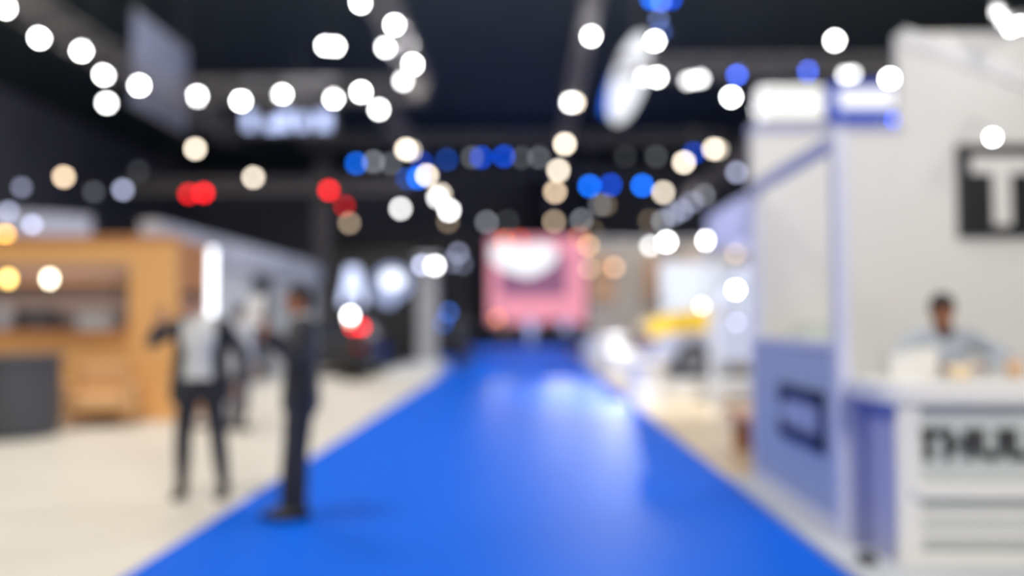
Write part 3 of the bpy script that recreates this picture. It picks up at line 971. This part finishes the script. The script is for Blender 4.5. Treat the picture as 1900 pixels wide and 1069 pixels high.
MB().lathe([(0.001, 0.9), (0.82, 0.9), (0.82, 0.97), (0.001, 0.97)]).build('top', M['white'], t)
t = thing('display_plinth', 'white block plinth between the round pedestal and the reception desk', 'plinth', (2.55, 19.7, 0.03))
MB().box(-0.55, 0.55, -0.5, 0.5, 0, 0.62).build('block', M['white'], t, bevel=0.02)
MB().box(-0.58, 0.58, -0.53, 0.53, 0.62, 0.67).build('top', M['white'], t, bevel=0.01)

# ------------------------------------------------------------------ cars
def car(label, loc, yaw, paint, hood, L=4.3, W=1.8, H=1.65, belt=0.98, glass='glass', name='car'):
    t = thing(name, label, name, loc, yaw)
    wr = 0.36
    fx, rx = -L / 2 + 0.88, L / 2 - 0.80
    def arch(cx, r=wr + 0.06):
        return [(cx - r * math.cos(k * PI / 10), 0.34 + r * math.sin(k * PI / 10)) for k in range(11)]
    n0 = belt - 0.98
    bot = [(-L / 2 + 0.05, 0.26)] + arch(fx) + arch(rx) + [(L / 2 - 0.05, 0.28)]
    top = [(L / 2, 0.6 + n0 / 2), (L / 2 - 0.03, belt - 0.02), (L / 2 - 0.4, belt + 0.02), (-L / 2 + 1.35, belt), (-L / 2 + 0.6, belt - 0.12), (-L / 2 + 0.12, belt - 0.25), (-L / 2, 0.55)]
    prof = bot + top
    rings = []
    cz = 0.62
    for y, k in ((-W / 2, 0.97), (-W / 2 + 0.05, 1.0), (W / 2 - 0.05, 1.0), (W / 2, 0.97)):
        rings.append([(x * k, y, cz + (z - cz) * (k if z > 0.5 else 1)) for x, z in prof])
    MB().loft(rings).build('body_shell', M[paint], t, bevel=0.02)
    # bonnet and front wings in the second colour
    hp = [(-L / 2 + 0.02, 0.60 + n0 * 0.4), (-L / 2 + 0.35, 0.80 + n0 * 0.25), (-L / 2 + 1.3, 0.84 + n0 * 0.25), (-L / 2 + 1.42, belt + 0.015), (-L / 2 + 0.62, belt - 0.085), (-L / 2 + 0.1, belt - 0.21), (-L / 2 - 0.02, 0.66 + n0 * 0.7)]
    MB().prism(hp, 'y', -W / 2 - 0.008, W / 2 + 0.008).build('bonnet', M[hood], t, bevel=0.02)
    # greenhouse
    g = MB()
    wb, wt = W / 2 - 0.05, W / 2 - 0.22
    g.loft([[(-L / 2 + 1.25, -wb, belt - 0.02), (L / 2 - 0.12, -wb, belt - 0.02), (L / 2 - 0.12, wb, belt - 0.02), (-L / 2 + 1.25, wb, belt - 0.02)],
            [(-L / 2 + 2.0, -wt, H - 0.06), (L / 2 - 0.5, -wt, H - 0.06), (L / 2 - 0.5, wt, H - 0.06), (-L / 2 + 2.0, wt, H - 0.06)],
            [(-L / 2 + 2.15, -wt + 0.08, H), (L / 2 - 0.6, -wt + 0.08, H), (L / 2 - 0.6, wt - 0.08, H), (-L / 2 + 2.15, wt - 0.08, H)]])
    g.build('roof', M[paint], t, bevel=0.03)
    def lerp(a, b, k):
        return a + (b - a) * k
    zA, zB = belt + 0.04, H - 0.12
    def sec(z):
        k = (z - belt + 0.02) / (H - 0.06 - belt + 0.02)
        return lerp(wb, wt, k), lerp(-L / 2 + 1.25, -L / 2 + 2.0, k), lerp(L / 2 - 0.12, L / 2 - 0.5, k)
    wA, xA, eA = sec(zA)
    wB, xB, eB = sec(zB)
    o = 0.012
    def plate(p):
        mb = MB()
        n = (Vector(p[1]) - Vector(p[0])).cross(Vector(p[2]) - Vector(p[0])).normalized() * 0.02
        mb.loft([[tuple(Vector(q) + n * 0.6) for q in p], [tuple(Vector(q) - n) for q in p]])
        return mb
    plate([(xA - o, -wA + 0.1, zA), (xA - o, wA - 0.1, zA), (xB - o, wB - 0.1, zB), (xB - o, -wB + 0.1, zB)]).build('windscreen', M[glass], t)
    plate([(eA + o, -wA + 0.1, zA), (eA + o, wA - 0.1, zA), (eB + o, wB - 0.1, zB), (eB + o, -wB + 0.1, zB)]).build('rear_window', M[glass], t)
    for s in (-1, 1):
        mid = (xB + eB) / 2 - 0.1
        plate([(xA + 0.15, s * (wA + o), zA), (mid - 0.04, s * (wA + o), zA), (mid - 0.04, s * (wB + o), zB), (xB + 0.1, s * (wB + o), zB)]).build('side_window', M[glass], t)
        plate([(mid + 0.04, s * (wA + o), zA), (eA - 0.2, s * (wA + o), zA), (eB - 0.12, s * (wB + o), zB), (mid + 0.04, s * (wB + o), zB)]).build('side_window', M[glass], t)
        MB().ball((-L / 2 + 0.1, s * (W / 2 - 0.28), 0.66 + n0 * 0.5), 0.1, 0.2, 0.085).build('headlamp', mat('headlamp_glass', (225, 228, 235), 0.1), t, smooth=True)
        MB().box(L / 2 - 0.06, L / 2 + 0.015, s * (W / 2 - 0.35), s * (W / 2 - 0.06), 0.72, 0.88).build('tail_lamp', mat('tail_red', (150, 16, 20), 0.2), t, bevel=0.01)
        MB().ball((xA + 0.25, s * (W / 2 + 0.09), belt + 0.08), 0.07, 0.11, 0.07).build('mirror', M[paint], t, smooth=True)
        for x in (fx, rx):
            w_ = MB()
            y0_, y1_ = s * (W / 2 - 0.2), s * (W / 2 + 0.012)
            w_.rod((x, y0_, wr), (x, y1_, wr), wr, n=36)
            tw = w_.build('wheel', M['tyre'], t, bevel=0.03)
            rm = MB()
            rm.rod((x, y1_ - s * 0.03, wr), (x, y1_ + s * 0.008, wr), wr * 0.64, n=30)
            for k in range(5):
                a_ = 2 * PI * k / 5
                rm.rod((x, y1_ + s * 0.012, wr), (x + wr * 0.6 * math.cos(a_), y1_ + s * 0.012, wr + wr * 0.6 * math.sin(a_)), 0.03, n=8)
            rm.build('rim', M['rim'], tw)
    return t

M['reflection_glass'] = mat('reflection_glass', (180, 186, 196), 0.1, spec=0.8)  # pale reflection in the van windows put into the glass colour
car('silver van with a bright yellow bonnet raised on a white platform', (2.45 + 2.4, 17.0, 0.30), 0, 'silver', 'yellow', L=4.8, H=2.35, belt=1.42, glass='reflection_glass', name='van')
t = thing('car_platform', 'low white platform under the silver and yellow van', 'platform', (4.8, 17, 0.03))
MB().box(-2.25, 2.75, -1.9, 1.7, 0, 0.24).build('base', M['white'], t, bevel=0.02)
MB().box(-2.3, 2.8, -1.95, 1.75, 0.24, 0.27).build('deck', M['white'], t, bevel=0.01)
car('black car parked nose away on the left stand', (-4.9, 22.4, 0.006), R(-92), 'blackpaint', 'blackpaint', H=1.45)

# white backdrop behind the car, beige stand wall and its lamps
t = thing('backdrop', 'white upright backdrop panel behind the silver and yellow van', 'panel', (4.6, 19.4, 0.03))
a, b = at(1225, 640, 19.4), at(1352, 485, 19.4)
MB().box(a.x, b.x, 19.35, 19.45, 0.1, b.z).build('panel', M['lgrey'], t, True, bevel=0.01)
for xx in (a.x + 0.2, b.x - 0.2):
    MB().box(xx - 0.05, xx + 0.05, 19.2, 19.6, 0.03, 0.1).build('foot', M['steel'], t, True)
t = thing('stand_wall', 'long grey beige stand wall right of the pink screen', 'wall panel', (8, 30, -0.02))
a = at(1092, 450, 30)
MB().box(a.x, 14, 30, 30.2, -0.02, a.z).build('panel', M['beige'], t, True)
MB().box(a.x, 14, 29.9, 30.2, a.z, a.z + 0.12).build('cornice', M['lgrey'], t, True)
for px, lb in ((1118, 'brown poster at the left of the beige stand wall'), (1218, 'tan poster right of the pale panel on the beige wall'), (1275, 'orange brown poster above the van roof on the beige wall')):
    a, b = at(px - 22, 560, 29.95), at(px + 22, 478, 29.95)
    tag(MB().box(a.x, b.x, 29.9, 29.98, a.z, b.z).build('poster', mat('tan_print', (190, 150, 118), 0.6, var=0.2, scale=1.5)), lb, 'poster', 'posters on the beige stand wall')
row('the tan wall lamps along the beige stand', 'left', 'tan wall lamps along the beige stand',
    [(1092, 456, (240, 190, 130), 0.4), (1093, 498, TN, 0.25), (1140, 496, (226, 176, 140), 0.45), (1365, 470, TN, 0.3)], 29.5, ('y', 30.0))
row('the white lamps above the van', 'left', 'white lamps above the van',
    [(1207, 456, WH, 0.65), (1237, 449, WH, 2.2), (1312, 446, WH, 2.4), (1336, 440, WH, 0.3)], 20.5, 5.7)
row('the small white lamps between the van and the near booth', 'top', 'small white lamps between the van and the near booth',
    [(1365, 538, WH, 2.0), (1302, 568, WH, 0.4), (1367, 598, LV, 0.25)], 14.6, 'floor', rpx=4.5)

# ------------------------------------------------------------------ pink screen
SY = 46.0
t = thing('led_screen', 'huge pink led screen with a white cloud shape at the aisle end', 'screen', (at(996, 600, SY).x, SY, -0.02))
a, b = at(907, 600, SY), at(1086, 440, SY)
MB().box(a.x - 0.15, b.x + 0.15, SY + 0.02, SY + 0.4, -0.02, b.z + 0.15).build('frame', M['housing'], t, True)
MB().box(a.x, b.x, SY - 0.04, SY + 0.02, a.z, b.z).build('picture', glow((244, 158, 180), 1.06), t, True)
a2, b2 = at(926, 550, SY - 0.06), at(1052, 470, SY - 0.06)
MB().box(a2.x, b2.x, SY - 0.08, SY - 0.045, a2.z, b2.z).build('dark_picture_block', glow((166, 112, 150), 0.8), t, True)
def cloudshape():
    pts = [(912, 458), (930, 450), (955, 455), (975, 458), (1000, 452), (1024, 455), (1034, 470), (1026, 490), (1006, 503), (982, 514), (958, 508), (930, 498), (912, 482)]
    return [(at(x, y, SY - 0.1).x, at(x, y, SY - 0.1).z) for x, y in pts]
MB().prism(cloudshape(), 'y', SY - 0.12, SY - 0.085).build('white_cloud_shape', glow((240, 244, 250), 1.35), t, True)
row('the orange lamps round the rim of the pink screen', 'left', 'orange lamps round the pink screen',
    [(935, 446, (230, 110, 40), 0.35), (965, 444, (230, 90, 50), 0.25), (922, 590, (220, 130, 60), 0.3), (1075, 440, (230, 130, 60), 0.2)], SY - 0.6, ('y', SY - 0.03))

# ------------------------------------------------------------------ dark stand with lit letters, columns
t = thing('dark_stand', 'black stand wall behind the black car with lit signs on it', 'wall panel', (-4, 25, -0.02))
a, b = at(605, 640, 24.9), at(772, 470, 24.9)
MB().box(a.x, b.x, 24.75, 24.95, -0.02, b.z + 0.1).build('panel', M['housing'], t, True)
MB().box(a.x - 0.35, a.x + 0.2, 24.6, 24.75, -0.02, 6.5).build('pillar', mat('pillar_grey', (70, 68, 72), 0.7), t, True)

def pxpoly(pts, Y):
    return [(at(x, y, Y).x, at(x, y, Y).z) for x, y in pts]
t = thing('lit_sign', 'lit bluish white letter A shaped sign on the black stand', 'sign', tuple(at(652, 570, 24.6)))
mb = MB()
mb.prism(pxpoly([(631, 566), (644, 496), (664, 496), (676, 566), (666, 566), (662, 545), (645, 545), (641, 566)], 24.6), 'y', 24.58, 24.7)
mb.build('lit_face', glow((200, 210, 245), 2.2), t, True)
t = thing('lit_sign', 'round lit bluish white sign beside the A shaped one', 'sign', tuple(at(727, 570, 24.6)))
ring = [(727 + 34 * math.cos(k * PI / 14), 525 + 32 * math.sin(k * PI / 14) + (12 if 6 < k < 14 else 0)) for k in range(28)]
MB().prism(pxpoly(ring, 24.6), 'y', 24.58, 24.7).build('lit_face', glow((184, 198, 240), 1.0), t, True)
core = [(728 + 19 * math.cos(k * PI / 10), 519 + 15 * math.sin(k * PI / 10)) for k in range(20)]
MB().prism(pxpoly(core, 24.55), 'y', 24.54, 24.6).build('bright_centre', glow((238, 242, 252), 2.4), t, True)

t = thing('totem', 'slim light grey totem column at the corner of the left stands', 'column', (at(794, 640, 23.6).x, 23.6, 0.18))
MB().box(-0.3, 0.3, -0.3, 0.3, 0, 3.12).build('shaft', mat('totem_grey', (150, 150, 152), 0.6), t, bevel=0.02)
MB().box(-0.36, 0.36, -0.36, 0.36, 3.12, 3.2).build('cap', M['lgrey'], t, bevel=0.02)
MB().box(-0.4, 0.4, -0.4, 0.4, 0, 0.08).build('base', M['lgrey'], t, bevel=0.02)
row('the pair of white lamps on the grey totem', 'left', 'pair of white lamps on the grey totem',
    [(783, 492, LV, 0.75), (807, 493, WH, 1.5)], 22.9, ('y', 23.3))
row('the blurred bluish lamps left of the pink screen', 'top', 'bluish lamps left of the pink screen',
    [(850, 470, LV, 0.22), (858, 490, LV, 0.1), (838, 487, LV, 0.12), (832, 580, (70, 120, 220), 0.3), (822, 600, (70, 120, 220), 0.2)], 32.5, ('y', 33.0))
tag(MB().box(-9, -2.4, 33, 33.2, -0.02, 5.0).build('stand_wall', M['housing']), 'black stand wall between the grey totem and the pink screen', 'wall panel')
# lamp stand with a white and a red lamp above the black car
t = thing('lamp_stand', 'thin black pole behind the black car carrying two lamps', 'stand', (at(655, 640, 19.6).x, 19.6, 0.006))
MB().rod((0, 0, 0.03), (0, 0, 1.9), 0.02, n=8).build('pole', M['housing'], t)
MB().lathe([(0.001, 0), (0.2, 0), (0.2, 0.03), (0.001, 0.03)]).build('base', M['housing'], t)
lamp('white round lamp on the thin pole by the black car', 650, 585, 19.4, WH, 1.6, None, 'floor', aim=(-1, 0, 1.4))
lamp('cream round lamp just under the white one on the pole', 650, 594, 19.6, CR, 0.5, None, 'floor', aim=(-1, 0, 1.4))
lamp('left red lamp glowing low above the black car', 655, 607, 19.2, RD, 0.6, 'low red lamps above the black car', 'floor', aim=(-1, 0, 1.4))
lamp('right red lamp glowing low above the black car', 671, 607, 19.25, RD, 0.8, 'low red lamps above the black car', 'floor', aim=(-1, 0, 1.4))
# cream platform edge by the totem
tag(MB().box(-3.7, -2.35, 20.6, 24.4, 0.006, 0.18).build('corner_platform', M['lgrey'], bevel=0.02), 'low pale platform at the far corner of the left stands', 'platform')

# ------------------------------------------------------------------ grey stand on the left
t = thing('grey_stand', 'long light grey stand wall running away behind the standing men', 'wall panel', (-6.5, 19, 0.006))
mb = MB()
MB().box(-6.6, -6.45, 13.6, 18.6, 0.006, 2.62).build('panel', M['lgrey'], t, True)
MB().box(-6.6, -6.45, 20.2, 24.4, 0.006, 2.62).build('panel', M['lgrey'], t, True)
MB().box(-6.7, -6.35, 13.6, 24.4, 2.62, 3.2).build('fascia', M['grey'], t, True, bevel=0.01)
MB().box(-6.62, -6.55, 18.6, 20.2, 0.006, 2.62).build('doorway_dark_sheet', M['charcoal'], t, True)  # charcoal sheet standing in for the darkness of the door opening

# light tube
p = at(392, 592, 11.1)
t = thing('light_tube', 'upright white glowing tube standing by the corner of the orange booth', 'lamp', (p.x, 11.1, 0.006))
zt = at(392, 462, 11.1).z
MB().rod((0, 0, p.z), (0, 0, zt), 0.045, n=16).build('tube', glow((240, 243, 252), 3.6), t)
MB().rod((0, 0, 0.02), (0, 0, p.z), 0.02, n=8).build('pole', M['truss'], t)
MB().rod((0, 0, zt), (0, 0, zt + 0.05), 0.055, n=16).build('end_cap', M['housing'], t)
MB().lathe([(0.001, 0), (0.22, 0), (0.22, 0.025), (0.001, 0.025)]).build('base', M['housing'], t)

# ------------------------------------------------------------------ orange kitchen booth
OY = 11.6
ox1 = at(323, 600, OY).x
t = thing('kitchen_booth', 'orange wood booth with a wide serving window at left', 'booth', (-7.5, OY, 0.006))
wx1 = at(238, 600, OY).x
wz0, wz1, tz = at(200, 612, OY).z, at(200, 490, OY).z, at(200, 449, OY).z
mb = MB()
mb.box(-12, ox1, OY, OY + 0.12, 0.006, wz0)
mb.box(wx1, ox1, OY, OY + 0.12, wz0, wz1)
mb.box(-12, ox1, OY, OY + 0.12, wz1, tz)
mb.build('front_wall', M['orange'], t, True)
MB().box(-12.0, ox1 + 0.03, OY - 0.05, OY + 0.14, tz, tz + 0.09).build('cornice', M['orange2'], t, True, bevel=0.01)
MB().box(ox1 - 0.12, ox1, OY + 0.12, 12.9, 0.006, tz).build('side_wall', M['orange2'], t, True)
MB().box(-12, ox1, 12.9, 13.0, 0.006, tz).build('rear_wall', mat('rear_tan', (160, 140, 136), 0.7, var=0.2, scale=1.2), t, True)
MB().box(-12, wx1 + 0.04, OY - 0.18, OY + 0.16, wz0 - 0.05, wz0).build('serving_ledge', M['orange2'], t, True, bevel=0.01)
tag(MB().box(-12, wx1 - 0.3, 12.05, 12.6, 0.006, 1.28).build('worktop_unit', M['charcoal'], bevel=0.02), 'long dark worktop unit inside the orange booth', 'worktop')
zq = at(100, 555, 12.9).z
tag(MB().box(-12, wx1 - 0.6, 12.62, 12.899, zq + 0.25, zq + 0.33).build('wall_shelf', M['brown'], bevel=0.01), 'brown shelf on the rear wall inside the orange booth', 'shelf')
for k, (px, w_, h_, mm, lb, zb_) in enumerate(((8, 0.24, 0.46, 'grey', 'grey pot at the left end of the dark worktop', 1.28), (70, 0.62, 0.40, 'charcoal', 'wide dark cooker on the dark worktop', 1.28), (135, 0.40, 0.26, 'charcoal', 'low dark pan right of the wide cooker', 1.28), (182, 0.52, 0.30, 'lgrey', 'pale box at the right end of the dark worktop', 1.28))):
    x = at(px, 580, 12.35).x
    if mm == 'lgrey':
        t = thing('bread_box', lb, 'box', (x, 12.35, 1.28))
        MB().box(-w_ / 2, w_ / 2, -0.15, 0.15, 0, h_ * 0.7).build('bin', M[mm], t, bevel=0.02)
        MB().box(-w_ / 2, w_ / 2, -0.15, 0.15, h_ * 0.7, h_).build('lid', M[mm], t, bevel=0.03)
    else:
        t = thing('cooking_pot', lb, 'pot', (x, 12.35, 1.28))
        MB().lathe([(0.001, 0), (w_ / 2 * 0.9, 0), (w_ / 2, 0.03), (w_ / 2, h_ * 0.8), (0.001, h_ * 0.8)]).build('pan', M[mm], t)
        MB().lathe([(w_ / 2 * 1.03, h_ * 0.8), (w_ / 2 * 0.8, h_ * 0.92), (0.001, h_ * 0.95)]).build('lid', M[mm], t)
        MB().ball((0, 0, h_ * 0.98), 0.025).build('knob', M['steel'], t)
for px, rgb, B, lb in ((15, (255, 214, 120), 1.0, 'yellow glowing pendant lamp at the left in the serving window'), (92, (255, 244, 214), 1.4, 'whiter glowing pendant lamp at the right in the serving window')):
    p = at(px, 517, 11.95)
    t = thing('pendant_lamp', lb, 'lamp', (p.x, p.y, p.z), 0, 'pendant lamps in the serving window')
    r = 0.052
    E = B * (21 / (r * FPX / 11.95)) ** 2
    MB().ball((0, 0, 0), r, r, r * 1.5, u=16, v=12).build('bulb', glow(rgb, float('%.2g' % E)), t, smooth=True)
    MB().rod((0, 0, r * 1.2), (0, 0, r * 2.2), r * 1.3, r * 0.5, 16).build('shade', M['housing'], t)
    MB().rod((0, 0, r * 2.2), (0, 0, tz + 0.05 - p.z), 0.006, n=6).build('cord', M['housing'], t)
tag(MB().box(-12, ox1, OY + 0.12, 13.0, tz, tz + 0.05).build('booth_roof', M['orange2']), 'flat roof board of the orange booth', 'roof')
# pale fascia above and behind
t = thing('roof_sign', 'long lavender grey sign board above the orange booth', 'sign', (-9.5, 16.5, 0.006))
a = at(-60, 372, 14.2)
b = at(165, 408, 16.6)
zt0, zt1 = at(0, 378, 15).z, at(0, 425, 15).z
rr = [[(-13.5, 13.8, zt1), (-13.5, 13.95, zt1), (-13.5, 13.95, zt0), (-13.5, 13.8, zt0)], [(b.x, 16.6, zt1), (b.x, 16.75, zt1), (b.x, 16.75, zt0 - 0.02), (b.x, 16.6, zt0 - 0.02)]]
MB().loft(rr).build('board', mat('sign_lavender', (176, 180, 204), 0.5), t, True)
for (x, y) in ((-12, 14.72), (b.x - 0.2, 16.58)):
    MB().rod((x, y, 0.006), (x, y, zt1 + 0.03), 0.05, n=10).build('mast', M['truss'], t, True)
row('the small lamps along the lavender sign board', 'left', 'small lamps along the lavender sign board',
    [(10, 436, WM, 0.9), (16, 392, LV, 0.25), (40, 348, LV, 0.15), (60, 417, LV, 0.4)], 13.2, 'floor')

# dark round counter and tan armchair
cx = at(28, 700, 10.1).x
t = thing('round_counter', 'dark grey round counter standing at the left edge', 'counter', (cx, 10.1, 0.006))
MB().lathe([(0.001, 0), (0.50, 0), (0.50, 0.06), (0.52, 0.08), (0.52, 0.98), (0.001, 0.98)]).build('drum', M['charcoal'], t)
MB().lathe([(0.001, 0.98), (0.56, 0.98), (0.56, 1.04), (0.001, 1.04)]).build('top', mat('counter_top_grey', (84, 84, 90), 0.4), t)
t = thing('armchair', 'tan upholstered armchair beside the dark round counter', 'armchair', (at(182, 700, 11).x, 11.08, 0.006), R(20))
MB().box(-0.33, 0.33, -0.33, 0.30, 0.22, 0.44).build('seat', M['tan'], t, bevel=0.05)
MB().box(-0.33, 0.33, 0.22, 0.36, 0.3, 0.86).build('backrest', M['tan'], t, bevel=0.05)
for s in (-1, 1):
    MB().box(s * 0.40 - 0.06, s * 0.40 + 0.06, -0.33, 0.34, 0.12, 0.60).build('armrest', M['tan'], t, bevel=0.04)
for sx in (-1, 1):
    for sy in (-1, 1):
        MB().rod((sx * 0.3, sy * 0.27, 0.24), (sx * 0.33, sy * 0.3, 0), 0.02, n=8).build('leg', M['brown'], t)
